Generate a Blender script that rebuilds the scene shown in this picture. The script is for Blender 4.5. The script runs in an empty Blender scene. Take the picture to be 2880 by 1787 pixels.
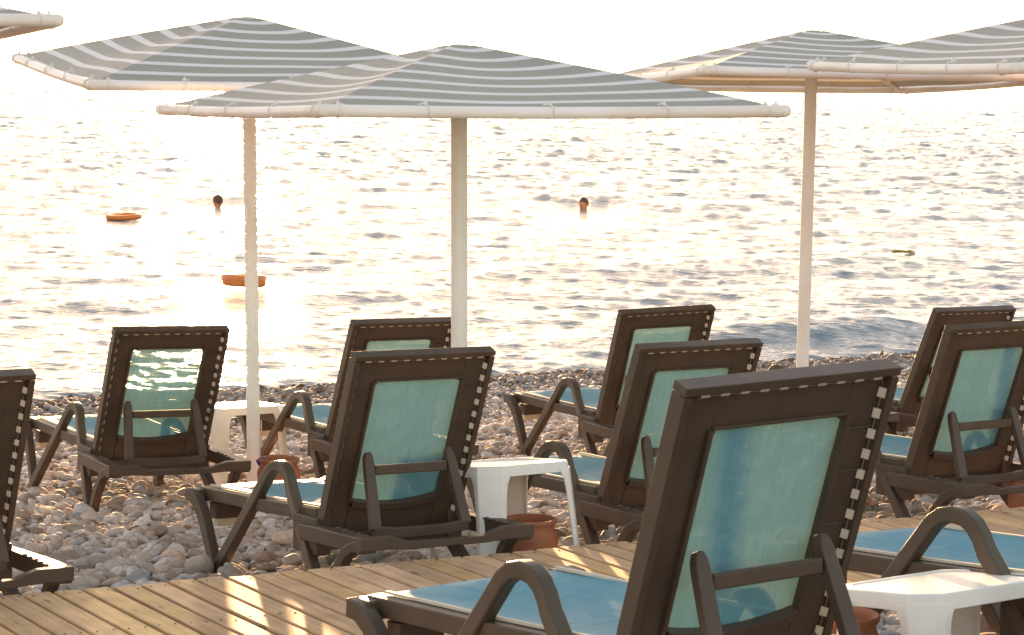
import bpy, math, random
import numpy as np
from mathutils import Matrix, Vector, Euler
random.seed(7); rng = np.random.default_rng(11)
sc = bpy.context.scene
COL = sc.collection
Z0 = 2.75                                   # camera height above the sea

# ------------------------------------------------------------------ camera
cd = bpy.data.cameras.new('camera'); cam = bpy.data.objects.new('camera', cd); COL.objects.link(cam)
F_PX, PITCH, ROLL = 7033.5, 0.0931556, 0.0169304
cd.sensor_width = 36; cd.lens = 36 * F_PX / 2880; cd.clip_start = .1; cd.clip_end = 30000
cam.matrix_world = Matrix.Translation((0, 0, Z0)) @ Matrix.Rotation(math.pi / 2 - PITCH, 4, 'X') @ Matrix.Rotation(ROLL, 4, 'Z')
cd.dof.use_dof = True; cd.dof.focus_distance = 14; cd.dof.aperture_fstop = 20
sc.camera = cam
# ------------------------------------------------------------------ light
SUN_EL, SUN_AZ = math.radians(3.6), math.radians(-7.05)      # azimuth from +Y, towards -X
w = bpy.data.worlds.new('World'); sc.world = w; w.use_nodes = True
nt = w.node_tree; bg = nt.nodes['Background']
sky = nt.nodes.new('ShaderNodeTexSky'); sky.sky_type = 'NISHITA'; sky.sun_disc = False
sky.sun_elevation = SUN_EL; sky.sun_rotation = SUN_AZ
sky.altitude = 0; sky.air_density = 0.6; sky.dust_density = 0.5; sky.ozone_density = 1.0
wm = nt.nodes.new('ShaderNodeMix'); wm.data_type = 'RGBA'; wm.blend_type = 'MULTIPLY'; wm.inputs[0].default_value = 1; wm.inputs[7].default_value = (1.0, .79, .645, 1)   # golden evening air
gm = nt.nodes.new('ShaderNodeGamma'); gm.inputs[1].default_value = .6      # thin high haze evens out the sky
nt.links.new(sky.outputs[0], gm.inputs[0]); nt.links.new(gm.outputs[0], wm.inputs[6]); nt.links.new(wm.outputs[2], bg.inputs[0]); bg.inputs[1].default_value = 0.15
sl = bpy.data.lights.new('sun', 'SUN'); sl.energy = 3.0; sl.angle = math.radians(.6); sl.color = (1, .58, .28)
so = bpy.data.objects.new('sun', sl); COL.objects.link(so)
sdir = Vector((math.sin(SUN_AZ) * math.cos(SUN_EL), math.cos(SUN_AZ) * math.cos(SUN_EL), math.sin(SUN_EL)))
so.rotation_euler = sdir.to_track_quat('Z', 'Y').to_euler()
sc.view_settings.view_transform = 'Standard'; sc.view_settings.look = 'None'; sc.view_settings.gamma = 1
sc.view_settings.exposure = 3.0
sc.render.engine = 'CYCLES'
sc.cycles.max_bounces = 8; sc.cycles.transparent_max_bounces = 12; sc.cycles.sample_clamp_indirect = 12

# ------------------------------------------------------------------ helpers
def tag(o, label=None, cat=None, group=None, kind=None):
    if label: o['label'] = label
    if cat: o['category'] = cat
    if group: o['group'] = group
    if kind: o['kind'] = kind
    return o
def empty(name, M, label, cat, group=None):
    o = bpy.data.objects.new(name, None); COL.objects.link(o); o.matrix_world = M; o.empty_display_size = .1
    return tag(o, label, cat, group)
class MB:
    def __init__(s): s.v = []; s.f = []
    def add(s, vs, fs):
        n = len(s.v); s.v += [tuple(p) for p in vs]; s.f += [tuple(i + n for i in f) for f in fs]
    def box(s, x0, x1, y0, y1, z0, z1, M=None):
        vs = [Vector((x, y, z)) for z in (z0, z1) for y in (y0, y1) for x in (x0, x1)]
        if M: vs = [M @ p for p in vs]
        s.add(vs, [(0, 2, 3, 1), (4, 5, 7, 6), (0, 1, 5, 4), (2, 6, 7, 3), (0, 4, 6, 2), (1, 3, 7, 5)])
    def sweep(s, pts, wid, dep, plane='yz'):
        """rect bar along pts; wid = size in the plane, dep = size across it (numbers or lists)"""
        P = [Vector(p) for p in pts]; n = len(P)
        W = wid if hasattr(wid, '__len__') else [wid] * n
        D = dep if hasattr(dep, '__len__') else [dep] * n
        ax = {'yz': Vector((1, 0, 0)), 'xy': Vector((0, 0, 1)), 'xz': Vector((0, 1, 0))}[plane]
        vs = []
        for i in range(n):
            t0 = (P[i] - P[i - 1]).normalized() if i else None
            t1 = (P[i + 1] - P[i]).normalized() if i < n - 1 else None
            t = (t0 + t1).normalized() if (t0 and t1) else (t0 or t1)
            k = 1 / max(.6, t.dot(t1)) if (t0 and t1) else 1
            nn = t.cross(ax).normalized() * (W[i] / 2 * k); a = ax * (D[i] / 2)
            vs += [P[i] - nn - a, P[i] + nn - a, P[i] + nn + a, P[i] - nn + a]
        fs = [(3, 2, 1, 0), tuple(4 * (n - 1) + j for j in range(4))]
        for i in range(n - 1):
            for j in range(4):
                k = (j + 1) % 4; fs.append((4 * i + j, 4 * i + k, 4 * i + 4 + k, 4 * i + 4 + j))
        s.add(vs, fs)
    def tube(s, pts, r, seg=16, cap=True):
        P = [Vector(p) for p in pts]; n = len(P); R = r if hasattr(r, '__len__') else [r] * n
        vs = []; fs = []; ref = None
        for i in range(n):
            t = ((P[i] - P[i - 1]).normalized() if i else Vector()) + ((P[i + 1] - P[i]).normalized() if i < n - 1 else Vector())
            t.normalize()
            if ref is None: ref = t.orthogonal().normalized()
            u = (ref - t * ref.dot(t)).normalized(); ref = u; v = t.cross(u)
            for j in range(seg):
                a = 2 * math.pi * j / seg; vs.append(P[i] + (u * math.cos(a) + v * math.sin(a)) * R[i])
        for i in range(n - 1):
            for j in range(seg):
                k = (j + 1) % seg; fs.append((i * seg + j, i * seg + k, (i + 1) * seg + k, (i + 1) * seg + j))
        if cap:
            fs.append(tuple(range(seg))[::-1]); fs.append(tuple((n - 1) * seg + j for j in range(seg)))
        s.add(vs, fs)
    def lathe(s, prof, seg=40, c=(0, 0, 0)):
        vs = []; fs = []
        for r, z in prof:
            for j in range(seg):
                a = 2 * math.pi * j / seg; vs.append((c[0] + r * math.cos(a), c[1] + r * math.sin(a), c[2] + z))
        for i in range(len(prof) - 1):
            for j in range(seg):
                k = (j + 1) % seg; fs.append((i * seg + j, i * seg + k, (i + 1) * seg + k, (i + 1) * seg + j))
        s.add(vs, fs)
    def grid(s, fn, nu, nv):
        vs = [fn(i / nu, j / nv) for j in range(nv + 1) for i in range(nu + 1)]
        fs = [(j * (nu + 1) + i, j * (nu + 1) + i + 1, (j + 1) * (nu + 1) + i + 1, (j + 1) * (nu + 1) + i) for j in range(nv) for i in range(nu)]
        s.add(vs, fs)
    def build(s, name, mat, parent=None, bevel=0, smooth=True, solid=0, subsurf=0, ang=35):
        me = bpy.data.meshes.new(name); me.from_pydata(s.v, [], s.f)
        me.materials.append(mat)
        o = bpy.data.objects.new(name, me); COL.objects.link(o)
        if parent: o.parent = parent
        if smooth:
            me.shade_smooth()
            import bmesh
            bm = bmesh.new(); bm.from_mesh(me); bmesh.ops.recalc_face_normals(bm, faces=bm.faces)
            for e in bm.edges:
                e.smooth = not (len(e.link_faces) == 2 and e.calc_face_angle(0) > math.radians(ang))
            bm.to_mesh(me); bm.free()
        if solid:
            m = o.modifiers.new('s', 'SOLIDIFY'); m.thickness = solid; m.offset = -1
        if bevel:
            m = o.modifiers.new('b', 'BEVEL'); m.width = bevel; m.segments = 2; m.limit_method = 'ANGLE'; m.angle_limit = math.radians(35)
            m.harden_normals = True
        if subsurf:
            m = o.modifiers.new('u', 'SUBSURF'); m.levels = subsurf; m.render_levels = subsurf
        return o
def numpy_mesh(name, V, Fq, mat, cols=None, smooth=True):
    me = bpy.data.meshes.new(name); k = Fq.shape[1]
    me.vertices.add(len(V)); me.vertices.foreach_set('co', V.astype(np.float32).ravel())
    me.loops.add(Fq.size); me.loops.foreach_set('vertex_index', Fq.astype(np.int32).ravel())
    me.polygons.add(len(Fq)); me.polygons.foreach_set('loop_start', np.arange(0, Fq.size, k, dtype=np.int32))
    me.polygons.foreach_set('loop_total', np.full(len(Fq), k, dtype=np.int32))
    me.polygons.foreach_set('use_smooth', np.full(len(Fq), smooth))
    if cols is not None:
        a = me.color_attributes.new('tint', 'FLOAT_COLOR', 'POINT')
        a.data.foreach_set('color', np.c_[cols, np.ones(len(cols))].astype(np.float32).ravel())
    me.update(calc_edges=True); me.materials.append(mat)
    o = bpy.data.objects.new(name, me); COL.objects.link(o); return o
def copy_tree(o, parent=None):
    c = o.copy(); COL.objects.link(c)
    if parent: c.parent = parent
    for ch in list(o.children): copy_tree(ch, c)
    return c
# ------------------------------------------------------------------ materials
def mat(name, col, rough=.5, spec=.5, var=.0, vscale=6, bump=0, bscale=200, col2=None, coord='Object'):
    m = bpy.data.materials.new(name); m.use_nodes = True; N = m.node_tree.nodes; L = m.node_tree.links
    b = N['Principled BSDF']; b.inputs['Roughness'].default_value = rough; b.inputs['Specular IOR Level'].default_value = spec
    tc = N.new('ShaderNodeTexCoord')
    if var or col2:
        no = N.new('ShaderNodeTexNoise'); no.inputs['Scale'].default_value = vscale; no.inputs['Detail'].default_value = 6
        L.new(tc.outputs[coord], no.inputs['Vector'])
        mx = N.new('ShaderNodeMix'); mx.data_type = 'RGBA'
        c2 = col2 or tuple(c * (1 - var) for c in col)
        mx.inputs[6].default_value = (*col, 1); mx.inputs[7].default_value = (*c2, 1)
        cr = N.new('ShaderNodeMapRange'); cr.inputs[1].default_value = .38; cr.inputs[2].default_value = .66
        L.new(no.outputs[0], cr.inputs[0]); L.new(cr.outputs[0], mx.inputs[0]); L.new(mx.outputs[2], b.inputs['Base Color'])
        mr = N.new('ShaderNodeMapRange'); mr.inputs[3].default_value = rough * .85; mr.inputs[4].default_value = min(1, rough * 1.2)
        L.new(no.outputs[0], mr.inputs[0]); L.new(mr.outputs[0], b.inputs['Roughness'])
    else: b.inputs['Base Color'].default_value = (*col, 1)
    if bump:
        n2 = N.new('ShaderNodeTexNoise'); n2.inputs['Scale'].default_value = bscale; n2.inputs['Detail'].default_value = 3
        L.new(tc.outputs[coord], n2.inputs['Vector'])
        bp = N.new('ShaderNodeBump'); bp.inputs['Strength'].default_value = bump; bp.inputs['Distance'].default_value = .002
        L.new(n2.outputs[0], bp.inputs['Height']); L.new(bp.outputs[0], b.inputs['Normal'])
    return m
def fabric(name, build_color, thin=.35, see=.0, tint=(1, 1, 1)):
    """woven cloth: diffuse + light coming through, optional open weave"""
    m = bpy.data.materials.new(name); m.use_nodes = True; N = m.node_tree.nodes; L = m.node_tree.links
    N.remove(N['Principled BSDF']); out = N['Material Output']
    c = build_color(N, L)
    di = N.new('ShaderNodeBsdfPrincipled'); di.inputs['Roughness'].default_value = .55; di.inputs['Specular IOR Level'].default_value = .35
    tr = N.new('ShaderNodeBsdfTranslucent')
    mt = N.new('ShaderNodeMix'); mt.data_type = 'RGBA'; mt.blend_type = 'MULTIPLY'; mt.inputs[0].default_value = 1
    L.new(c, mt.inputs[6]); mt.inputs[7].default_value = (*tint, 1)
    L.new(c, di.inputs['Base Color']); L.new(mt.outputs[2], tr.inputs[0])
    ms = N.new('ShaderNodeMixShader'); ms.inputs[0].default_value = thin
    L.new(di.outputs[0], ms.inputs[1]); L.new(tr.outputs[0], ms.inputs[2]); last = ms.outputs[0]
    tc = N.new('ShaderNodeTexCoord'); n2 = N.new('ShaderNodeTexNoise'); n2.inputs['Scale'].default_value = 7; n2.inputs['Distortion'].default_value = 1.2
    L.new(tc.outputs['Object'], n2.inputs['Vector']); bp = N.new('ShaderNodeBump'); bp.inputs['Strength'].default_value = .45; bp.inputs['Distance'].default_value = .018
    L.new(n2.outputs[0], bp.inputs['Height']); L.new(bp.outputs[0], di.inputs['Normal']); L.new(bp.outputs[0], tr.inputs['Normal'])
    if see:
        tp = N.new('ShaderNodeBsdfTransparent'); tp.inputs[0].default_value = (.8, 1, .92, 1)
        m2 = N.new('ShaderNodeMixShader'); m2.inputs[0].default_value = see
        L.new(last, m2.inputs[1]); L.new(tp.outputs[0], m2.inputs[2]); last = m2.outputs[0]
    L.new(last, out.inputs[0]); return m
def sling_col(N, L):
    tc = N.new('ShaderNodeTexCoord'); mp = N.new('ShaderNodeMapping'); mp.inputs['Scale'].default_value = (130, 9, 9)
    n = N.new('ShaderNodeTexNoise'); n.inputs['Scale'].default_value = 1.4; n.inputs['Detail'].default_value = 2
    L.new(tc.outputs['Object'], mp.inputs[0]); L.new(mp.outputs[0], n.inputs['Vector'])
    mx = N.new('ShaderNodeMix'); mx.data_type = 'RGBA'; mx.inputs[6].default_value = (.12, .36, .48, 1); mx.inputs[7].default_value = (.20, .48, .61, 1)
    L.new(n.outputs[0], mx.inputs[0]); return mx.outputs[2]
def stripe_col(N, L):
    tc = N.new('ShaderNodeTexCoord'); sp = N.new('ShaderNodeSeparateXYZ'); L.new(tc.outputs['UV'], sp.inputs[0])
    n = N.new('ShaderNodeTexNoise'); n.inputs['Scale'].default_value = 350; L.new(tc.outputs['Object'], n.inputs['Vector'])
    def ma(op, a, b=None):
        q = N.new('ShaderNodeMath'); q.operation = op
        for i, s in enumerate((a, b)):
            if s is None: continue
            if isinstance(s, (int, float)): q.inputs[i].default_value = s
            else: L.new(s, q.inputs[i])
        return q.outputs[0]
    u = ma('FRACT', ma('MULTIPLY', sp.outputs[0], 1 / .148))
    k = ma('GREATER_THAN', ma('ABSOLUTE', ma('SUBTRACT', u, .5)), .345)
    mx = N.new('ShaderNodeMix'); mx.data_type = 'RGBA'; mx.inputs[6].default_value = (.45, .44, .39, 1); mx.inputs[7].default_value = (.96, .94, .95, 1)
    L.new(k, mx.inputs[0])
    m2 = N.new('ShaderNodeMix'); m2.data_type = 'RGBA'; m2.blend_type = 'MULTIPLY'; m2.inputs[0].default_value = .12
    L.new(mx.outputs[2], m2.inputs[6]); L.new(n.outputs[0], m2.inputs[7]); return m2.outputs[2]
M_FRAME = mat('brown_resin', (.088, .060, .041), .45, .4, var=.22, vscale=5, bump=.25, bscale=500)
M_SLING = fabric('blue_sling', sling_col, thin=.26, see=.07, tint=(.32, .22, .14))
M_TAB = mat('cream_webbing', (.62, .55, .45), .7)
M_CREAM = mat('cream_plastic', (.62, .54, .40), .5)
M_WHITE = mat('white_resin', (.80, .77, .72), .35, .5, var=.10, vscale=7, bump=.12, bscale=300)
M_PIPE = mat('white_painted_pipe', (.92, .86, .84), .4, .5, col2=(.84, .75, .68), vscale=2.2, bump=.15, bscale=60)
M_CANOPY = fabric('striped_canvas', stripe_col, thin=.20, see=.0, tint=(.46, .34, .19))
M_ROPE = mat('white_tie', (.75, .73, .70), .8)
M_CLAY = mat('terracotta', (.42, .175, .09), .8, .2, col2=(.34, .15, .09), vscale=9, bump=.4, bscale=120)
M_ORANGE = mat('orange_float', (.75, .22, .05), .5)
M_SKIN = mat('skin', (.90, .32, .13), .5)
M_HAIR = mat('dark_hair', (.13, .065, .03), .6)
M_BLUE = mat('blue_glass', (.08, .06, .45), .15)
M_SCREW = mat('rusty_screw', (.10, .06, .04), .6)

def height_profile(s):
    return Z0 + np.interp(s, [-30, -8, 0, 5.1, 7.3, 9.5, 13.15, 17, 19.2, 20.2, 22, 30], [-.2, -.95, -1.35, -1.735, -1.96, -2.165, -2.405, -2.60, -2.66, -2.78, -3.1, -4.2])
A_SH = math.radians(31)
NX, NY = -math.sin(A_SH), math.cos(A_SH)       # unit vector towards the sea
TX, TY = math.cos(A_SH), math.sin(A_SH)        # unit vector along the shore
def s_of(x, y): return x * NX + y * NY
def gz(x, y): return float(height_profile(s_of(x, y)))
def vnoise(x, y, seed=0, oct=4, scale=1.0):
    r = np.random.default_rng(seed); out = 0
    for o in range(oct):
        for _ in range(5):
            a = r.uniform(0, 6.28); k = 2 ** o * scale * r.uniform(.7, 1.4); out = out + np.sin((x * math.cos(a) + y * math.sin(a)) * k + r.uniform(0, 6.28)) / (2 ** o)
    return out / 5
# ------------------------------------------------------------------ ground
xs = np.linspace(-60, 60, 241); ss = np.r_[np.linspace(-60, 4, 40), np.linspace(4.2, 24, 200), np.linspace(25, 40, 6)]
T, S = np.meshgrid(xs, ss); X = T * TX + S * NX; Y = T * TY + S * NY
Z = height_profile(S) - .03 + .012 * vnoise(X, Y, 3, 3, 2.0)
V = np.c_[X.ravel(), Y.ravel(), Z.ravel()]
nu = len(xs); i, j = np.meshgrid(np.arange(nu - 1), np.arange(len(ss) - 1)); q = (j * nu + i).ravel()
Mg = mat('wet_gravel', (.16, .125, .10), .8, .3, col2=(.07, .055, .045), vscale=14, bump=1, bscale=60)
g = numpy_mesh('beach_ground', V, np.c_[q, q + 1, q + nu + 1, q + nu], Mg); tag(g, kind='structure')

# ------------------------------------------------------------------ pebbles
def ico(sub):
    import bmesh
    bm = bmesh.new(); bmesh.ops.create_icosphere(bm, subdivisions=sub, radius=1)
    v = np.array([p.co[:] for p in bm.verts]); f = np.array([[p.index for p in q.verts] for q in bm.faces]); bm.free(); return v, f
def pebble_batch(P, size, sub, r, tone):
    v, f = ico(sub); n = len(P); nv = len(v); U = 14
    base = []
    for k in range(U):
        q = v.copy()
        for _ in range(5):
            d = r.normal(size=3); d /= np.linalg.norm(d); t = q @ d
            q = q + np.outer(np.tanh(t * 2) * r.uniform(-.13, .13), d)
        for _ in range(4):                      # faceting: press flat sides
            d = r.normal(size=3); d /= np.linalg.norm(d); c = r.uniform(.68, .92); t = q @ d
            q = q - np.outer(np.clip(t - c, 0, None) * .75, d)
        base.append(q)
    base = np.array(base); B = base[r.integers(0, U, n)]
    sc3 = np.stack([size * r.uniform(.85, 1.5, n), size * r.uniform(.62, 1.0, n), size * r.uniform(.38, .70, n)], 1) / 2
    B = B * sc3[:, None, :]
    def rot(ax, a):
        c, s = np.cos(a), np.sin(a); R = np.zeros((n, 3, 3)); i, j = [(1, 2), (0, 2), (0, 1)][ax]
        R[:, ax, ax] = 1; R[:, i, i] = c; R[:, j, j] = c; R[:, i, j] = -s; R[:, j, i] = s; return R
    R = rot(2, r.uniform(0, 6.283, n)) @ rot(0, r.normal(0, .38, n)) @ rot(1, r.normal(0, .38, n))
    W = np.einsum('nij,nvj->nvi', R, B) + P[:, None, :]
    F = (f[None] + (np.arange(n) * nv)[:, None, None]).reshape(-1, 3)
    pal = np.array([[.56, .54, .52], [.50, .46, .42], [.44, .39, .34], [.60, .56, .52], [.36, .31, .26], [.30, .24, .19], [.46, .36, .29], [.40, .40, .40], [.22, .18, .15], [.52, .42, .34]])
    pr = np.array([.17, .16, .14, .13, .1, .07, .07, .07, .03, .06]); pr /= pr.sum()
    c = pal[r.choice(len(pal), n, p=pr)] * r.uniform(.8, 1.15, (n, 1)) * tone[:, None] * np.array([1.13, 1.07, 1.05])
    return W.reshape(-1, 3), F, np.repeat(c, nv, 0)
def scatter(s0, s1, spacing, jit, r):
    t = np.arange(-7.5, 20, spacing); s = np.arange(s0, s1, spacing * .8)
    T, S = np.meshgrid(t, s); T = T + (np.arange(len(s)) % 2)[:, None] * spacing / 2
    T = (T + r.uniform(-jit, jit, T.shape) * spacing).ravel(); S = (S + r.uniform(-jit, jit, S.shape) * spacing).ravel()
    X = T * TX + S * NX; Y = T * TY + S * NY
    SD = -X * math.sin(math.radians(29.4)) + Y * math.cos(math.radians(29.4))
    ok = (Y > 4.6) & (np.abs(X) < .225 * Y + .7) & ((SD < 7.33) | (SD > 8.82)); return X[ok], Y[ok], S[ok]
Vs, Fs, Cs, off = [], [], [], 0
for s0, s1, sp, sub in ((4.2, 7.9, .054, 3), (8.3, 11.0, .050, 3), (11.0, 13.4, .045, 2), (13.4, 16.5, .040, 2), (16.5, 20.6, .040, 1)):
    for layer in range(2):
        X, Y, S = scatter(s0, s1, sp * (1.0 if layer == 0 else 1.9), .42, rng)
        size = sp * rng.lognormal(.10, .30, len(X)).clip(.55, 2.4)
        if layer: size *= 1.35
        Z = height_profile(S) + .014 * vnoise(X, Y, 5, 2, 3.0) + (rng.uniform(-.35, .15, len(X)) * size if layer == 0 else rng.uniform(.05, .32, len(X)) * size) - .004
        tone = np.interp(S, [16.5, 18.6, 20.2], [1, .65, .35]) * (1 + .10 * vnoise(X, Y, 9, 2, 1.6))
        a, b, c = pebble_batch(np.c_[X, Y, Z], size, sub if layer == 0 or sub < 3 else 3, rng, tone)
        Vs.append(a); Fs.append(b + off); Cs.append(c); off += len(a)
Mp = bpy.data.materials.new('pebble_stone'); Mp.use_nodes = True; N = Mp.node_tree.nodes; L = Mp.node_tree.links; b = N['Principled BSDF']
at = N.new('ShaderNodeAttribute'); at.attribute_name = 'tint'; tc = N.new('ShaderNodeTexCoord')
no = N.new('ShaderNodeTexNoise'); no.inputs['Scale'].default_value = 45; no.inputs['Detail'].default_value = 8; L.new(tc.outputs['Object'], no.inputs['Vector'])
mr = N.new('ShaderNodeMapRange'); mr.inputs[1].default_value = .3; mr.inputs[2].default_value = .7; mr.inputs[3].default_value = .72; mr.inputs[4].default_value = 1.12; L.new(no.outputs[0], mr.inputs[0])
vm = N.new('ShaderNodeVectorMath'); vm.operation = 'SCALE'; L.new(at.outputs['Color'], vm.inputs[0]); L.new(mr.outputs[0], vm.inputs['Scale']); L.new(vm.outputs[0], b.inputs['Base Color'])
b.inputs['Roughness'].default_value = .85; b.inputs['Specular IOR Level'].default_value = .12
bp = N.new('ShaderNodeBump'); bp.inputs['Strength'].default_value = .3; bp.inputs['Distance'].default_value = .003; L.new(no.outputs[0], bp.inputs['Height']); L.new(bp.outputs[0], b.inputs['Normal'])
peb = numpy_mesh('pebbles', np.vstack(Vs), np.vstack(Fs), Mp, np.vstack(Cs))
tag(peb, 'rounded white, grey and brown beach pebbles covering the shore', 'pebbles', kind='stuff')

# ------------------------------------------------------------------ boardwalk
DZ_FAR, DZ_NEAR, S_FAR, S_NEAR = -1.905, -1.895, 8.79, 7.34
A_D = math.radians(29.4)
Mw = bpy.data.materials.new('weathered_pine'); Mw.use_nodes = True; N = Mw.node_tree.nodes; L = Mw.node_tree.links; b = N['Principled BSDF']
at = N.new('ShaderNodeAttribute'); at.attribute_name = 'tint'; uv = N.new('ShaderNodeTexCoord')
mp = N.new('ShaderNodeMapping'); mp.inputs['Scale'].default_value = (55, 2.2, 1); L.new(uv.outputs['UV'], mp.inputs[0])
no = N.new('ShaderNodeTexNoise'); no.inputs['Scale'].default_value = 1; no.inputs['Detail'].default_value = 5; no.inputs['Distortion'].default_value = .6; L.new(mp.outputs[0], no.inputs['Vector'])
n2 = N.new('ShaderNodeTexNoise'); n2.inputs['Scale'].default_value = 5; n2.inputs['Detail'].default_value = 4; L.new(uv.outputs['UV'], n2.inputs['Vector'])
r1 = N.new('ShaderNodeMapRange'); r1.inputs[1].default_value = .3; r1.inputs[2].default_value = .72; r1.inputs[3].default_value = .74; r1.inputs[4].default_value = 1.1; L.new(no.outputs[0], r1.inputs[0])
r2 = N.new('ShaderNodeMapRange'); r2.inputs[1].default_value = .3; r2.inputs[2].default_value = .7; r2.inputs[3].default_value = .80; r2.inputs[4].default_value = 1.1; L.new(n2.outputs[0], r2.inputs[0])
vo = N.new('ShaderNodeTexVoronoi'); vo.inputs['Scale'].default_value = 1; mpv = N.new('ShaderNodeMapping'); mpv.inputs['Scale'].default_value = (9, 2.6, 1); L.new(uv.outputs['UV'], mpv.inputs[0]); L.new(mpv.outputs[0], vo.inputs['Vector'])
r3 = N.new('ShaderNodeMapRange'); r3.inputs[1].default_value = .05; r3.inputs[2].default_value = .12; r3.inputs[3].default_value = .55; r3.inputs[4].default_value = 1; L.new(vo.outputs['Distance'], r3.inputs[0])
mm = N.new('ShaderNodeMath'); mm.operation = 'MULTIPLY'; L.new(r1.outputs[0], mm.inputs[0]); L.new(r2.outputs[0], mm.inputs[1])
m3 = N.new('ShaderNodeMath'); m3.operation = 'MULTIPLY'; L.new(mm.outputs[0], m3.inputs[0]); L.new(r3.outputs[0], m3.inputs[1])
vm = N.new('ShaderNodeVectorMath'); vm.operation = 'SCALE'; L.new(at.outputs['Color'], vm.inputs[0]); L.new(m3.outputs[0], vm.inputs['Scale']); L.new(vm.outputs[0], b.inputs['Base Color'])
b.inputs['Roughness'].default_value = .75; b.inputs['Specular IOR Level'].default_value = .15
bp = N.new('ShaderNodeBump'); bp.inputs['Strength'].default_value = .4; bp.inputs['Distance'].default_value = .002; L.new(no.outputs[0], bp.inputs['Height']); L.new(bp.outputs[0], b.inputs['Normal'])
def W3(t, s, z): return (t * math.cos(A_D) - s * math.sin(A_D), t * math.sin(A_D) + s * math.cos(A_D), z)
V, Fq, C, UV = [], [], [], []
t = -9.0; k = 0; screws = MB()
def dz(s): return Z0 + DZ_NEAR + (DZ_FAR - DZ_NEAR) * (s - S_NEAR) / (S_FAR - S_NEAR)
while t < 16:
    wd = random.uniform(.0965, .1015); gap = .1145 - wd
    e0 = S_NEAR + random.uniform(-.012, .012); e1 = S_FAR + random.uniform(-.012, .012); h = random.uniform(-.002, .002); sk = random.uniform(-.003, .003); tw = random.uniform(-.0015, .0015)
    c = np.array([.76, .485, .285]) * random.uniform(.84, 1.1); c[2] *= random.uniform(.86, 1.08)
    if random.random() < .15: c *= .85
    ns = 7; b0 = len(V); r = .004; bow = random.uniform(-.003, .003)
    for q in range(ns):
        f = q / (ns - 1); s = e0 + (e1 - e0) * f; z = dz(s) + h + bow * math.sin(math.pi * f); o = sk * f
        for (dt, d2) in ((0, -.022), (0, -r), (r, 0), (wd - r, 0), (wd, -r), (wd, -.022)):
            V.append(W3(t + dt + o, s, z + d2 + tw * (dt / wd - .5) * 2)); C.append(c); UV.append((t + dt + k * 3.1, s + k * 1.7))
    for q in range(ns - 1):
        for j in range(6):
            j2 = (j + 1) % 6; a = b0 + q * 6; Fq.append((a + j, a + j2, a + 6 + j2, a + 6 + j))
    for q in (0, ns - 1):
        a = b0 + q * 6; Fq.append((a, a + 1, a + 4, a + 5)); Fq.append((a + 1, a + 2, a + 3, a + 4))
    for sss in (e0 + .05, (e0 + e1) / 2, e1 - .05):
        for dt in (.02, wd - .02):
            p = W3(t + dt, sss, dz(sss) + h + .0012); screws.lathe([(.0045, -.002), (.0045, 0), (0, .0004)], 8, p)
    t += wd + gap; k += 1
deck = numpy_mesh('boardwalk', np.array(V), np.array(Fq), Mw, np.array(C), smooth=False); tag(deck, kind='structure')
uvl = deck.data.uv_layers.new(name='UVMap'); li = np.empty(len(deck.data.loops), dtype=np.int32); deck.data.loops.foreach_get('vertex_index', li)
uvl.data.foreach_set('uv', np.array(UV, dtype=np.float32)[li].ravel())
tag(screws.build('deck_screws', M_SCREW, deck), None)
jo = MB()
for sss in (S_NEAR + .05, (S_NEAR + S_FAR) / 2, S_FAR - .05):
    z1 = dz(sss) - .024
    a = [W3(tt, sss + d, zz) for zz in (z1 - .10, z1) for d in (-.02, .02) for tt in (-9, 16)]
    jo.add(a, [(0, 2, 3, 1), (4, 5, 7, 6), (0, 1, 5, 4), (2, 6, 7, 3), (0, 4, 6, 2), (1, 3, 7, 5)])
jo.build('joist', mat('joist_wood', (.22, .16, .10), .8), deck, smooth=False)

# ------------------------------------------------------------------ sea
def on_water(px, py):
    """point of the still sea seen at a spot of the photograph, used to measure where floating things lie"""
    x, y = px - 1440, py - 893.5; c, s = math.cos(-ROLL), math.sin(-ROLL); x, y = x * c - y * s, x * s + y * c
    t = math.atan2(y, F_PX) + PITCH; d_ = Z0 / math.tan(t); return x / F_PX * d_, d_
r = np.random.default_rng(4)
d = [15.0]
while d[-1] < 900: d.append(d[-1] + max(.045, min(d[-1] ** 2 / 6875 * .62, .10 + .0023 * d[-1])))
d = np.array(d + [1000, 1150, 1400, 2500, 5000, 9000, 20000.])
a1 = np.linspace(-.262, .262, 1000); a0 = np.linspace(-1.25, -.27, 60); ang = np.r_[a0, a1, -a0[::-1]]
Dg, Ag = np.meshgrid(d, ang, indexing='ij'); X = Dg * np.tan(Ag); Y = Dg.copy()
dd = np.gradient(d)[:, None]
H = np.zeros_like(X)
main = math.atan2(-NY, -NX) + .12
nw = 210
lam = np.exp(r.uniform(math.log(.15), math.log(6.0), nw))
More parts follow.
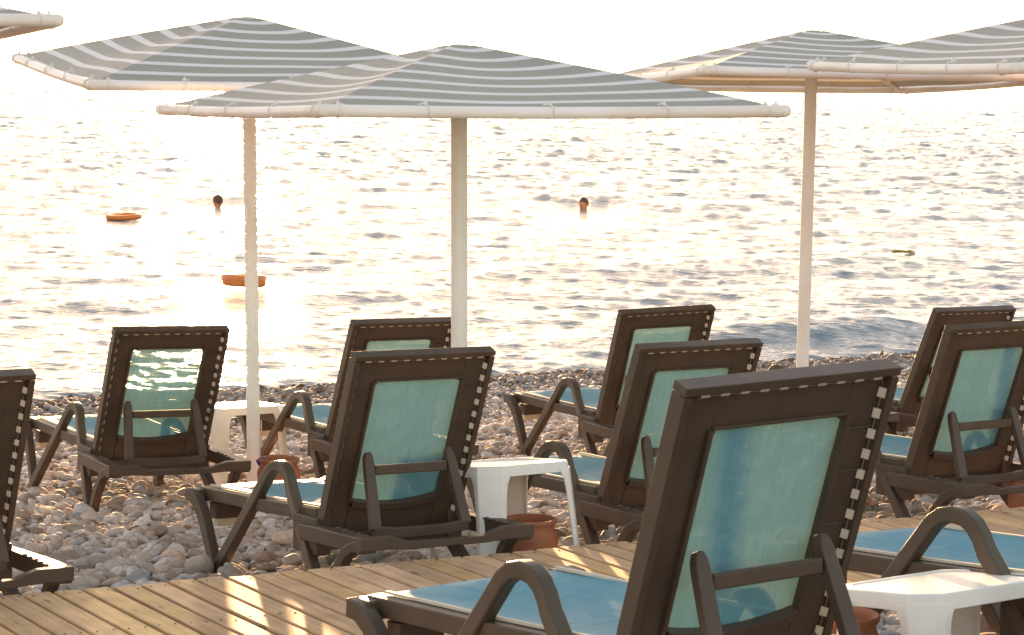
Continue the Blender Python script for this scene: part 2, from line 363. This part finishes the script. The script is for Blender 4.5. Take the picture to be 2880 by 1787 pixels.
for l in lam:
    th = (-math.pi / 2 + r.normal(-.15, .75)) if l < 1.6 else main + r.normal(0, .4); kx, ky = math.cos(th) * 2 * math.pi / l, math.sin(th) * 2 * math.pi / l
    amp = .0104 * l ** .80 * (1.0 if l < .6 else (.6 / l) ** .85)
    ly = l / max(.05, abs(math.sin(th))); lx = l / max(.05, abs(math.cos(th)))
    fade = np.clip((ly / dd - 1.7) / 1.6, 0, 1) * np.clip((lx / (Dg * .00053) - 2.5) / 2, 0, 1)
    ph = kx * X + ky * Y + r.uniform(0, 6.28) + .8 * np.sin(.31 * X * r.uniform(.5, 1.5) + .27 * Y + r.uniform(0, 6))
    env = .65 + .35 * np.sin(X * r.uniform(.1, .5) + Y * r.uniform(-.3, .3) + r.uniform(0, 6))
    amp = amp * (1 + (1.15 if l > .5 else .6) * np.clip((Dg - 30) / 70, 0, 1) + (1.6 if l > 1.2 else 0) * np.clip((Dg - 100) / 150, 0, 1.6))
    amp = amp * (.66 + .34 * np.clip((Dg - 26) / 40, 0, 1))
    H += amp * env * fade * (1 - 1.15 * np.abs(np.sin(ph / 2)) + .3)
def swell(t0, s0, lt, ls, h, c=0):
    Tt = X * TX + Y * TY - t0; Ss = X * NX + Y * NY - s0 - c * Tt * Tt
    return h * np.exp(-(Tt / lt) ** 2) * np.exp(-(Ss / np.where(Ss > 0, ls * 1.3, ls)) ** 2)
H += swell(17.6, 22.4, 2.6, .62, .20) + swell(10.0, 24.6, 3.0, .8, .03) + swell(13, 29, 4, .9, .06) + swell(22, 31, 5, 1, .10) + swell(8, 34, 4, .9, .05)
S = s_of(X, Y); H *= np.clip((S - 19.4) / 1.6, .12, 1)
H -= H[(d > 25) & (d < 60)].mean()
for p in ((612, 584), (1641, 591), (347, 620), (683, 812)):      # calmer water where things float
    px, py = on_water(*p); u = Y - py; H *= 1 - .92 * np.exp(-((X - px * Y / py) / .8) ** 4) * np.exp(-np.where(u > 0, u / 1.5, u / 7) ** 4)
V = np.c_[X.ravel(), Y.ravel(), H.ravel()]; nu = len(ang); i, j = np.meshgrid(np.arange(nu - 1), np.arange(len(d) - 1)); q = (j * nu + i).ravel()
Ms = bpy.data.materials.new('sea_water'); Ms.use_nodes = True; N = Ms.node_tree.nodes; L = Ms.node_tree.links; b = N['Principled BSDF']
b.inputs['Base Color'].default_value = (.17, .22, .245, 1); b.inputs['Roughness'].default_value = .10; b.inputs['IOR'].default_value = 1.333
tc = N.new('ShaderNodeTexCoord'); mp = N.new('ShaderNodeMapping'); mp.inputs['Rotation'].default_value = (0, 0, -.15); mp.inputs['Scale'].default_value = (1, 2.4, 1); L.new(tc.outputs['Object'], mp.inputs[0])
prev = None
for scale, dist in ((1.4, .05), (4.0, .035), (13, .010)):
    no = N.new('ShaderNodeTexNoise'); no.inputs['Scale'].default_value = scale; no.inputs['Detail'].default_value = 3; no.inputs['Distortion'].default_value = .4; L.new(mp.outputs[0], no.inputs['Vector'])
    bp = N.new('ShaderNodeBump'); bp.inputs['Strength'].default_value = .8; bp.inputs['Distance'].default_value = dist; L.new(no.outputs[0], bp.inputs['Height'])
    if prev: L.new(prev, bp.inputs['Normal'])
    prev = bp.outputs[0]
L.new(prev, b.inputs['Normal'])
sea = numpy_mesh('sea', V, np.c_[q, q + 1, q + nu + 1, q + nu], Ms); tag(sea, kind='structure')

# ------------------------------------------------------------------ lounger
LB, W_, ZH, YR, WR, ZR, HR = .889, .66, .215, -.52, .811, .335, .054
PHI0 = 1.19
def lounger(M, label, phi):
    root = empty('sun_lounger', M, label, 'sun lounger', 'brown sun loungers with blue slings')
    # seat frame: front side rails, hinge blocks, rear rails, cross bars
    m = MB()
    for s in (-1, 1):
        m.sweep([(s * .308, 1.165, .309), (s * .300, .60, .326), (s * .290, .045, .349)], .056, .052)
        m.box(*sorted((s * .283, s * .350)), -.03, .19, .19, .345)
        m.sweep([(s * .362, .06, .285), (s * .366, -.25, .296), (s * .367, -.505, .302)], .066, [.050, .066, .076])
        for q in range(5):                     # ratchet teeth for the back support
            y = -.16 - q * .055
            m.add([(s * .325, y, .325), (s * .325, y - .05, .325), (s * .325, y - .045, .337), (s * .345, y, .325), (s * .345, y - .05, .325), (s * .345, y - .045, .337)],
                  [(0, 1, 2), (3, 5, 4), (0, 3, 4, 1), (1, 4, 5, 2), (2, 5, 3, 0)])
    m.sweep([(-.33, 1.145, .306), (.33, 1.145, .306)], .05, .045, 'xz')
    m.sweep([(-.30, .02, .235), (.30, .02, .235)], .06, .035, 'xz')
    m.sweep([(-.30, .62, .315), (-.15, .62, .288), (.15, .62, .288), (.30, .62, .315)], .024, .03, 'xz')
    m.build('seat_frame', M_FRAME, root, bevel=.005)
    m = MB()                                   # rear bar, thinner in its middle
    n = 18; pts = []; wd = []
    for q in range(n + 1):
        x = -WR / 2 + WR * q / n; e = min(1, max(0, (.27 - abs(x)) / .10)); e = e * e * (3 - 2 * e)
        top = ZR - .030 * e; bot = ZR - HR - .006 * e; pts.append((x, YR + .02, (top + bot) / 2)); wd.append(top - bot)
    m.sweep(pts, wd, .04, 'xz'); m.build('rear_bar', M_FRAME, root, bevel=.004)
    for s in (-1, 1):
        m = MB(); x = s * (WR / 2 - .0235)
        o = [(-.515, .31), (-.43, .292), (-.365, .262), (-.315, .205), (-.275, .14), (-.24, .05), (-.225, -.05)]
        m.sweep([(x + s * .01 * (1 - z / .3), y, z - .004) for y, z in o], [.045, .045, .047, .048, .048, .046, .045], .046)
        m.build('leg', M_FRAME, root, bevel=.006)
        m = MB(); xo = .389
        o = [(1.190, .306, .054), (1.135, .300, .058), (1.085, .276, .062), (1.042, .238, .062), (1.002, .19, .060), (.936, .09, .056), (.87, -.01, .052), (.845, -.05, .052)]
        m.sweep([(s * (xo - .022 + .014 * (1 - z / .33)), y, z) for y, z, _ in o], [q[2] for q in o], .044)
        m.box(*sorted((s * .30, s * .365)), 1.10, 1.19, .275, .331)
        m.build('leg', M_FRAME, root, bevel=.006)
        m = MB()                               # arch that is armrest and two legs in one
        o = [(.902, -.05), (.866, 0), (.644, .30), (.545, .435), (.514, .477), (.477, .502), (.43, .511), (.385, .506), (.347, .487), (.316, .458), (.288, .42), (.138, .28), (-.152, 0), (-.20, -.05)]
        m.sweep([(s * (.402 - .021 - .094 * max(z, 0) / .509), y, z) for y, z in o], [.056, .056, .053, .050, .049, .049, .050, .050, .050, .050, .052, .056, .060, .060], .047)
        m.build('armrest', M_FRAME, root, bevel=.008)
    m = MB(); m.box(-.315, -.17, 1.02, 1.09, .205, .275); m.build('foot_bracket', M_FRAME, root, bevel=.004)
    m = MB(); m.box(-.300, -.18, 1.03, 1.08, .168, .204); m.build('foot_pad', M_CREAM, root, bevel=.003)
    # seat sling
    def seat(u, v):
        x = -.282 + .564 * u; y = 1.125 - 1.085 * v; e = min(1, v / .35); e = e * e * (3 - 2 * e); f = 1 - .35 * max(0, (v - .75) / .25)
        return (x, y, .341 + .038 * v - .058 * (1 - (x / .282) ** 2) * e * f + .004 * math.sin(9 * v + 4 * u))
    m = MB(); m.grid(seat, 20, 30); m.build('seat_sling', M_SLING, root, ang=80)
    m = MB()
    for s in (-1, 1): m.sweep([(s * .288, 1.13, .3445), (s * .283, .60, .3600), (s * .275, .05, .3835)], .008, .012)
    m.build('sling_edge', M_TAB, root)
    # backrest
    B = bpy.data.objects.new('backrest', None)
    m = MB(); h = W_ / 2; L_ = LB
    def bx(x0, x1, n0, n1, l0, l1): m.box(x0, x1, n0, n1, l0, l1)
    bx(-h, h, 0, .053, L_ - .022, L_)                                     # rim
    for s in (-1, 1):
        bx(*sorted((s * h, s * (h - .024))), 0, .053, .0, L_ - .0263)
        bx(*sorted((s * (h - .0243), s * .207)), .026, .040, .05, L_ - .0226)     # flange panels
        bx(*sorted((s * .2195, s * .2068)), .012, .0258, .20, L_ - .128)
    bx(-.2072, .2072, .0263, .0403, L_ - .129, L_ - .0222)
    bx(-.2066, .2066, .0163, .026, L_ - .129, L_ - .1203)
    bx(-h + .03, h - .03, .004, .0258, .012, .06)
    n = 14                                                                # curved lower edge of the opening
    for q in range(n):
        xa = -.2045 + .409 * q / n; xb = xa + .409 / n; f = lambda x: .215 - .026 * (1 - (x / .2045) ** 2)
        vs = [(x, nn, l) for nn in (.0068, .0398) for (x, l) in ((xa, f(xa) - .03), (xb, f(xb) - .03), (xb, f(xb)), (xa, f(xa)))]
        m.add(vs, [(0, 1, 2, 3), (7, 6, 5, 4), (0, 4, 5, 1), (3, 2, 6, 7)])
        vs = [(x, nn, l) for nn in (.0262, .0396) for (x, l) in ((xa, .03), (xb, .03), (xb, f(xb) - .031), (xa, f(xa) - .031))]
        m.add(vs, [(0, 1, 2, 3), (7, 6, 5, 4)])
    for l in (.30, .45, .60, .72): bx(.2197, h - .0245, .019, .0258, l, l + .004)   # gussets
    for s in (-1, 1):
        c = Matrix.Translation((s * .200, .030, L_ - .134)) @ Matrix.Rotation(s * .6, 4, 'Y')
        m.box(-.012, .006, -.004, .006, -.010, .010, c)
    bo = m.build('backrest', M_FRAME, root, bevel=.0035)
    bo.location = (0, 0, ZH); bo.rotation_euler = (math.pi / 2 - phi, 0, 0)
    m = MB(); m.grid(lambda u, v: ((u - .5) * .60, .047 - .005 * math.sin(math.pi * u), .05 + v * (L_ - .10)), 12, 16); m.build('back_sling', M_SLING, bo, ang=80)
    m = MB()
    pairs = []                                  # one cord that widens to a tab at each slot
    def tab(p0, p1, q0, q1):                    # p = edge a, q = edge b, at the tab's two ends
        for p, q in ((p0, q0), (p1, q1)):
            p, q = Vector(p), Vector(q); c = (p + q) / 2; d_ = (q - p).normalized() * .0004
            nar = (c - d_, c + d_)
            if p[:] == Vector(p0)[:]: pairs.extend([nar, (p, q)])
            else: pairs.extend([(p, q), nar])
    def side(s, l, up):
        a, b2 = s * (h - .0246), s * (h - .0375); e = [l - .026, l] if up else [l, l - .026]
        tab((a, .008, e[0]), (a, .008, e[1]), (b2, .0225, e[0]), (b2, .0225, e[1]))
    for q in range(13, -1, -1): side(-1, L_ - .060 - q * .0565, True)
    for q in range(10):
        x = -.265 + .53 * q / 9; tab((x - .013, .004, L_ - .0225), (x + .013, .004, L_ - .0225), (x - .013, .0070, L_ - .0310), (x + .013, .0070, L_ - .0310))
    for q in range(14): side(1, L_ - .060 - q * .0565, False)
    m.add([p for pr_ in pairs for p in pr_], [(2 * i, 2 * i + 1, 2 * i + 3, 2 * i + 2) for i in range(len(pairs) - 1)])
    m.build('sling_lacing', M_TAB, bo, smooth=False)
    # support frame that props the backrest
    ct, st = math.cos(PHI0), math.sin(PHI0)
    def bp_(x, l, nn): return Vector((x, -ct * l + st * nn, ZH + st * l + ct * nn))
    m = MB()
    for s in (-1, 1):
        a = bp_(s * .191, .448, -.004); z = Vector((s * .213, -.285, .322)); mid = a.lerp(z, .5)
        p = [a, a.lerp(z, .06), a.lerp(z, .14), mid, z]
        dx = [.020, .036, .042, .045, .047]
        m.sweep(p, [.03, .034, .034, .034, .034], dx)
    a = bp_(.191, .448, -.004); z = Vector((.213, -.285, .322)); u = a.lerp(z, .235)
    m.sweep([(-.17, u.y, u.z), (.17, u.y, u.z)], .040, .022, 'xz')
    m.sweep([(-.225, -.286, .318), (-.1, -.286, .306), (.1, -.286, .306), (.225, -.286, .318)], .045, .028, 'xz')
    m.build('support_frame', M_FRAME, root, bevel=.005)
    return root
def chair_M(x, y, z, yaw, tp=0, tr=0):
    return Matrix.Translation((x, y, z + Z0)) @ Matrix.Rotation(yaw, 4, 'Z') @ Matrix.Rotation(tr, 4, 'Y') @ Matrix.Rotation(tp, 4, 'X')
CH = [
 ('C1', [-2.0214, 13.8139, -2.3886, 0.4861, 1.1806, 0.0301, 0.0166], 'sun lounger on the pebbles left of the leftmost pole, glitter through its back'),
 ('C2', [-0.5092, 10.424, -2.1545, 0.5565, 1.1881, -0.0249, 0.0053], 'sun lounger before the middle pole, between the two clay pots at the boardwalk edge'),
 ('C3', [-0.79, 14.474, -2.3814, 0.5084, 1.1629, 0.0266, 0.0071], 'sun lounger nearer the sea, mostly hidden behind the one in front of the middle pole'),
 ('C4', [0.8279, 15.587, -2.3928, 0.4529, 1.1722, 0.0225, -0.0283], 'sun lounger nearest the waterline right of the middle pole, its foot end on open pebbles'),
 ('C5', [0.6806, 11.2751, -2.1781, 0.5354, 1.1904, 0.0012, -0.0036], 'sun lounger just right of the middle white table, partly hidden by the closest one'),
 ('C6', [0.5404, 6.137, -1.7326, 0.5872, 1.1995, -0.0267, -0.0284], 'largest and closest sun lounger, its whole teal back filling the right foreground'),
 ('C7', [2.8478, 16.6175, -2.4372, 0.5052, 1.1295, 0.0107, 0.0034], 'far right sun lounger at the water, partly covered by the lounger before it'),
 ('C8', [2.1993, 12.1903, -2.1632, 0.5531, 1.2072, -0.0003, -0.0091], 'sun lounger beyond the boardwalk, its back cut by the right picture edge'),
 ('C9', [-2.2376, 9.4289, -2.1557, 0.5616, 1.1879, 0.001, 0.0006], 'sun lounger cut off by the left edge, only its right side showing'),
 ('C10', [1.791, 6.9973, -1.7239, 0.6056, 1.2, -0.0293, 0.0014], 'sun lounger behind the closest white table, blue seat and arched armrest showing'),
 ('X', [1.80, 16.64, -2.43, 0.50, 0.10, 0.0, 0.0], 'sun lounger lying flat by the right pole, only its lit armrest arch showing'),
]
proto = None
for nm, q, lab in CH:
    M = chair_M(q[0], q[1], q[2], q[3], q[5], q[6])
    if proto is None: o = proto = lounger(M, lab, q[4])
    else: o = copy_tree(proto); o.matrix_world = M; o['label'] = lab
    for c in o.children:
        if c.name.startswith('backrest'): c.rotation_euler = (math.pi / 2 - q[4], 0, 0)
        if nm == 'X' and c.name.startswith('support'): c.rotation_euler = (1.0, 0, 0); c.location = (0, -.12, .02)

# ------------------------------------------------------------------ umbrellas
S_U, R_U = 2.338, .337
UM = [
 ([-1.5572, 14.551, 0.0425, 0.3707, 0.0651, 0.0126], 'left striped umbrella on the leftmost pole, canopy glowing against the sun', (.003, .0)),
 ([-0.2807, 12.4633, -0.1364, 0.4433, -0.008, -0.015], 'middle striped umbrella overlapping the left one, its rim low over the sea', (0, 0)),
 ([1.9106, 16.2299, 0.0495, 0.2868, -0.038, -0.0098], 'right striped umbrella on the rightmost pole, brown underside showing past the rim', (0, 0)),
 ([3.2028, 13.9277, 0.152, 0.3215, 0.0138, -0.02], 'striped umbrella cut by the right edge, its rim overlapping the right umbrella', (0, 0)),
 ([-3.6013, 11.3667, 0.1666, 0.532, -0.04, -0.035], 'striped umbrella of which only a corner enters the top left of the picture', (0, 0)),
]
def umbrella(loc, Mrot, zg, label, foot, first):
    root = empty('beach_umbrella', Matrix.Translation((loc[0] + foot[0], loc[1] + foot[1], zg)), label, 'umbrella', 'striped umbrellas on white poles')
    top = Vector((loc[0], loc[1], loc[2] + Z0)) - Vector((loc[0] + foot[0], loc[1] + foot[1], zg))
    MM = Matrix.Translation(top) @ Mrot @ Matrix.Scale(foot[2], 4); h = S_U / 2; R3 = Mrot.to_3x3()
    ap = MM @ Vector((0, 0, R_U - .04))
    m = MB(); m.tube([Vector((0, 0, -.15)), ap * .5, ap], .041 if foot[2] == 1 else .039, 24); m.build('pole', M_PIPE, root)
    cor = [Vector(p) for p in ((-h, h, 0), (-h, -h, 0), (h, -h, 0), (h, h, 0))]
    for k in range(4):
        m = MB(); a, b2 = cor[k], cor[(k + 1) % 4]; dv = (b2 - a).normalized(); P = []; Rr = []
        for e, rr in ((-.030, .006), (-.027, .017), (-.018, .025), (0, .028)): P.append(a + dv * e); Rr.append(rr)
        for q in range(1, 10):
            f = q / 10; P.append(a.lerp(b2, f) + Vector((0, 0, -.010 * math.sin(math.pi * f)))); Rr.append(.0275)
        for e, rr in ((0, .028), (.018, .025), (.027, .017), (.030, .006)): P.append(b2 + dv * e); Rr.append(rr)
        if k % 2: P = [p + Vector((0, 0, .003)) for p in P]
        m.tube(P, Rr, 20); o = m.build('rim_pipe', M_PIPE, root); o.matrix_local = MM
        m = MB(); m.tube([cor[k] * .985 + Vector((0, 0, .005)), Vector((cor[k].x * .03, cor[k].y * .03, R_U - .05))], .015, 10); o = m.build('rib', M_PIPE, root); o.matrix_local = MM
    # canopy: four sagging triangles, stripes run parallel to the rim
    n = 28; vs = []; uvs = []; fs = []; hc = h - .024; nr = np.random.default_rng(int(abs(loc[0] * 100)))
    phs = nr.uniform(0, 6.28, 12)
    for k in range(4):
        a, b2 = cor[k] * (hc / h), cor[(k + 1) % 4] * (hc / h); b0 = len(vs); ed = (b2 - a).normalized(); inn = Vector((-(a + b2).x, -(a + b2).y, 0)).normalized()
        for j in range(n + 1):
            f = j / n; g = f
            for i in range(n + 1):
                u = i / n; e = a.lerp(b2, u)
                f2 = .045 + (1 - .045) * f
                p = Vector((e.x * f2, e.y * f2, 0))
                z = .019 + (R_U - .019) * (1 - f2) ** .93
                side = math.sin(math.pi * u)
                z -= .038 * side * math.sin(math.pi * min(1, f2)) ** 1 * (.7 + .3 * math.sin(phs[k] + 2.2 * u))
                z -= .016 * side * f2 ** 6
                sc_ = .010 * f2 ** 8 * (1 - abs(math.cos(math.pi * u * 4)))     # scallops between the ties
                p += inn * (.014 * side * f2 ** 4 + sc_); z += .006 * side * math.sin(7 * u + phs[k + 4]) * f2
                vs.append((p.x, p.y, z)); uvs.append((hc * (1 - f2) + .010 * math.sin(3 * math.pi * u + phs[k]) * side * f2 + .012 + .03 * side * f2 * (1 - f2), u))
        for j in range(n):
            for i in range(n):
                q = b0 + j * (n + 1) + i; fs.append((q, q + 1, q + n + 2, q + n + 1))
    me = bpy.data.meshes.new('canopy'); me.from_pydata(vs, [], fs); me.materials.append(M_CANOPY); ul = me.uv_layers.new(name='UVMap')
    for lp in me.loops: ul.data[lp.index].uv = uvs[lp.vertex_index]
    me.shade_smooth(); o = bpy.data.objects.new('canopy', me); COL.objects.link(o); o.parent = root; o.matrix_local = MM
    m = MB(); m.lathe([(.052, R_U - .022), (.046, R_U - .012), (.025, R_U - .008), (0, R_U - .007)], 20); c = m.build('cap', M_CANOPY, root); c.matrix_local = MM
    # ties, each a part
    global TIE
    if TIE is None:
        m = MB(); Zv = Vector((0, 0, 1)); Yv = Vector((0, 1, 0))
        m.tube([(Yv * math.cos(t) + Zv * math.sin(t)) * .0305 for t in np.linspace(.5, 6.2832 - .3 + .5, 15)], .0035, 6)
        m.tube([Vector((0, 0, .026)), Vector((0, .012, .038)), Vector((.008, .012, .050))], [.006, .009, .005], 7)
        m.tube([Vector((0, .012, .038)), Vector((.035, .012, .032))], [.006, .003], 6)
        TIE = m.build('rim_tie', M_ROPE, root); o = TIE; new = False
    for k in range(4):
        a, b2 = cor[k], cor[(k + 1) % 4]; dv = (b2 - a).normalized(); inn = Vector((0, 0, 1)).cross(dv)
        Rm = Matrix((dv, inn, (0, 0, 1))).transposed().to_4x4()
        for u in (.03, .22, .48, .73, .96):
            p = a.lerp(b2, u + random.uniform(-.012, .012))
            if TIE.parent is root and 'used' not in USED: o = TIE; USED.add('used')
            else: o = TIE.copy(); COL.objects.link(o); o.parent = root
            o.matrix_local = MM @ Matrix.Translation(p) @ Rm @ Matrix.Diagonal((random.choice((-1, 1)), 1, random.uniform(.85, 1.1), 1))
    return root
TIE = None; USED = set()
FOOT = [(.081, -.2, .97), (.034, 0, 1), (-.011, 0, 1), (0, 0, 1), (0, 0, 1)]
for (q, lab, _), ft in zip(UM, FOOT):
    c = Matrix.Rotation(q[4], 4, 'X') @ Matrix.Rotation(q[5], 4, 'Y') @ Matrix.Rotation(q[3], 4, 'Z')
    umbrella(q[:3], c, gz(q[0] + ft[0], q[1] + ft[1]), lab, ft, False)

# ------------------------------------------------------------------ tables
def table(x, y, zt, yaw, a, b_, H, ch, label, tilt=-.05):
    T0 = Matrix.Rotation(A_SH, 4, 'Z') @ Matrix.Rotation(tilt, 4, 'X') @ Matrix.Rotation(yaw - A_SH, 4, 'Z')
    M = Matrix.Translation(Vector((x, y, zt + Z0)) - T0 @ Vector((0, 0, H))) @ Matrix.Rotation(A_SH, 4, 'Z') @ Matrix.Rotation(tilt, 4, 'X') @ Matrix.Rotation(yaw - A_SH, 4, 'Z')
    root = empty('side_table', M, label, 'table', 'white resin side tables')
    ha, hb = a / 2, b_ / 2
    octo = [(-ha + ch, -hb), (ha - ch, -hb), (ha, -hb + ch), (ha, hb - ch), (ha - ch, hb), (-ha + ch, hb), (-ha, hb - ch), (-ha, -hb + ch)]
    m = MB(); vs = []; fs = []
    rings = [(1.0, -.045, .004), (1.0, -.012, 0), (.985, -.003, 0), (.96, 0, 0), (.90, -.001, 0), (.885, -.004, 0)]
    for k, z, o in rings: vs += [(px * k + o * np.sign(px), py * k + o * np.sign(py), H + z) for px, py in octo]
    for r_ in range(len(rings) - 1):
        for j in range(8): k = (j + 1) % 8; fs.append((r_ * 8 + j, r_ * 8 + k, r_ * 8 + 8 + k, r_ * 8 + 8 + j))
    c = (len(rings) - 1) * 8; fs.append(tuple(range(c, c + 8)))
    m.add(vs, fs); m.build('tabletop', M_WHITE, root, solid=.005, bevel=.002)
    for sx in (-1, 1):
        for sy in (-1, 1):
            m = MB(); vs = []; fs = []; nz = 16
            for j in range(nz + 1):
                f = j / nz; z = (H - .030) * (1 - f ** .8) - .02 * (f == 1); g = 1 - z / H
                wing = .022 + .060 * math.exp(-g * 13); spl = .022 * g; cc = ch * (1 - .22 * g)
                P = [(ha - cc - wing, hb), (ha - cc, hb), (ha, hb - cc), (ha, hb - cc - wing)]
                vs += [(sx * (px + spl + .0015), sy * (py + spl + .0015), z) for px, py in P]
            for j in range(nz):
                for i in range(3): q = j * 4 + i; fs.append((q, q + 1, q + 5, q + 4))
            m.add(vs, fs); o = m.build('leg', M_WHITE, root)
            md = o.modifiers.new('s', 'SOLIDIFY'); md.thickness = .007; md.offset = 0
            md = o.modifiers.new('b', 'BEVEL'); md.width = .0025; md.segments = 2; md.limit_method = 'ANGLE'
    return root
table(-1.652, 14.97, -1.955, -1.00, .425, .46, .43, .060, 'white side table beside the leftmost pole, its top glaring with sun')
table(-.038, 10.73, -1.633, -.869, .451, .51, .46, .076, 'white side table behind the larger clay pot at the boardwalk edge', -.10)
table(1.208, 6.862, -1.357, -.862, .364, .56, .41, .070, 'closest white side table, cut by the bottom right corner', -.09)
# ------------------------------------------------------------------ pots
def pot(x, y, z, s, label, cut=False):
    root = empty('clay_pot', Matrix.Translation((x, y, z + Z0)) @ Matrix.Scale(s, 4), label, 'pot', 'terracotta pots among the loungers')
    prof = [(0, 0), (.078, 0), (.088, .02), (.108, .09), (.122, .15), (.1235, .155), (.1215, .160), (.1255, .172), (.1235, .178), (.126, .19), (.124, .205), (.112, .232), (.106, .245), (.108, .256), (.117, .266), (.119, .276), (.114, .283), (.104, .281), (.097, .262), (.100, .235), (.11, .18), (.09, .06), (0, .05)]
    m = MB(); m.lathe(prof, 48); m.build('pot_body', M_CLAY, root, ang=60)
    return root
pot(-1.295, 13.9, -2.385, .97, 'clay pot with a blue glass in it, at the foot of the leftmost pole')
pot(.098, 10.75, -2.15, .96, 'clay pot standing at the boardwalk edge under the middle white table')
pot(.95, 7.05, -1.775, 1.0, 'clay pot low behind the closest white table, only its shoulder showing')
pot(2.55, 12.05, -2.15, .95, 'clay pot at the right picture edge, beyond the boardwalk, mostly out of view')
m = MB(); m.lathe([(0, 0), (.020, 0), (.028, .09), (.026, .09), (.018, .005), (0, .005)], 20)
cup = m.build('drinking_glass', M_BLUE); cup.matrix_world = Matrix.Translation((-1.362, 13.92, -2.385 + Z0 + .185)) @ Matrix.Rotation(-.45, 4, 'Y') @ Matrix.Rotation(.2, 4, 'X')
tag(cup, 'small blue glass leaning inside the clay pot', 'glass')
m = MB(); m.tube([(0, 0, -.1), (.004, 0, .16)], [.017, .022], 12); stk = m.build('ground_stake', M_CREAM)
stk.location = (-.300, 10.02, -2.13 + Z0); tag(stk, 'short cream stake in the pebbles under the rear bar of a lounger', 'stake')

# ------------------------------------------------------------------ swimmers and floats
def swimmer(x, y, yaw, label, sk):
    z0 = 0.0
    me = bpy.data.meshes.new('person')
    # skeleton upright in the water: pelvis root, spine, shoulders, arms, neck, head
    v = [(0, 0, -.62), (0, 0, -.42), (0, 0, -.22), (0, 0, -.10), (0, 0, -.015), (0, .005, .05), (0, .01, .12), (0, .012, .175), (-.17, 0, -.14), (.17, 0, -.14), (-.30, .06, -.22), (.30, .06, -.22), (-.40, .25, -.12), (.40, .25, -.12), (-.09, 0, -.7), (.09, 0, -.7)]
    e = [(0, 1), (1, 2), (2, 3), (3, 4), (4, 5), (5, 6), (6, 7), (3, 8), (3, 9), (8, 10), (9, 11), (10, 12), (11, 13), (0, 14), (0, 15)]
    R = [(.15, .10), (.13, .09), (.15, .10), (.09, .075), (.057, .060), (.068, .078), (.082, .098), (.058, .07), (.062, .06), (.062, .06), (.045, .045), (.045, .045), (.03, .03), (.03, .03), (.08, .08), (.08, .08)]
    me.from_pydata(v, e, []); o = bpy.data.objects.new('person', me); COL.objects.link(o); me.materials.append(sk)
    sm = o.modifiers.new('skin', 'SKIN'); o.modifiers.new('sub', 'SUBSURF').render_levels = 2
    for i, rr in enumerate(R): me.skin_vertices[0].data[i].radius = rr
    me.skin_vertices[0].data[0].use_root = True
    o.matrix_world = Matrix.Translation((x, y, z0)) @ Matrix.Rotation(yaw, 4, 'Z') @ Matrix.Scale(1.22, 4)
    m = MB()
    def hair(u, v2):
        th = 2 * math.pi * u; ph = v2 * (1.75 + .35 * math.sin(th)) if True else 0
        ph = v2 * (1.62 - .42 * math.sin(th)); rr = 1 + .03 * math.sin(5 * th)
        return (.088 * math.sin(ph) * math.cos(th) * rr, -.004 + .104 * math.sin(ph) * math.sin(th) * rr, .118 + .112 * math.cos(ph) * rr)
    m.grid(hair, 24, 10); m.build('hair', M_HAIR, o, ang=80)
    m = MB(); m.add([(-.01, .095, .11), (.01, .095, .11), (0, .122, .082), (0, .098, .078), (0, .092, .135)], [(0, 2, 4), (1, 4, 2), (0, 3, 2), (1, 2, 3)]); m.build('nose', sk, o)
    m = MB()
    for s in (-1, 1): m.lathe([(0, 0), (.016, .002), (.022, .012), (.012, .018), (0, .014)], 10, (s * .078, 0, .085))
    m.build('ears', sk, o)
    tag(o, label, 'person', 'swimmers in the sea'); return o
swimmer(*on_water(612, 584), .6, 'swimmer with dark hair in the glittering water left of the leftmost pole', M_SKIN)
swimmer(*on_water(1641, 591), 2.6, 'swimmer with dark hair and orange-lit neck, right of the middle pole', M_SKIN)
x, y = on_water(347, 620); m = MB()
ring = [(.29 * math.cos(t), .29 * math.sin(t), 0) for t in np.linspace(0, 2 * math.pi, 41)]
m.tube(ring, .055, 14, cap=False); fr = m.build('swim_ring', M_ORANGE, ang=80); fr.location = (x, y, .07); fr.rotation_euler = (.04, -.03, 0)
tag(fr, 'orange ring float lying flat on the water at the far left', 'float')
x, y = on_water(683, 812); m = MB()
m.lathe([(0, -.06), (.25, -.06), (.285, -.04), (.295, 0), (.29, .02), (.30, .03), (.295, .07), (.27, .095), (.15, .10), (.14, .07), (0, .07)], 36)
fr = m.build('float_drum', M_ORANGE, ang=50); fr.location = (x, y, .09); fr.rotation_euler = (0, .03, .3)
tag(fr, 'flat round orange float on the water behind the leftmost pole', 'float')
x, y = on_water(2541, 731); m = MB()
for k in range(26):
    a = random.gauss(0, .10); b2 = random.gauss(0, .03); p = [Vector((a + random.gauss(0, .03), b2 + random.gauss(0, .02), random.uniform(0, .05))) for _ in range(4)]
    m.tube(p, [.008, .012, .010, .003], 6)
wd_ = m.build('seaweed_clump', mat('yellow_weed', (.45, .33, .12), .7)); wd_.location = (x, y, .11)
tag(wd_, 'small yellowish clump of seaweed floating right of the rightmost pole', 'seaweed')
# dry grass at the boardwalk's far right
m = MB()
for k in range(46):
    px = 2.02 + random.gauss(0, .22); py = 10.75 + random.gauss(0, .10) + (px - 2.02) * .5; z = gz(px, py) + .02; a = random.uniform(0, 6.28); L0 = random.uniform(.05, .12)
    p = [Vector((px, py, z)) + Vector((math.cos(a) * L0 * f, math.sin(a) * L0 * f, L0 * math.sin(f * 2.4) * .7)) for f in (0, .3, .6, .85, 1)]
    m.tube(p, [.0022, .002, .0016, .0012, .0006], 4)
dg = m.build('dry_grass', mat('straw', (.55, .45, .28), .7)); tag(dg, 'dry curled grass stalks among the pebbles', 'grass', kind='stuff')
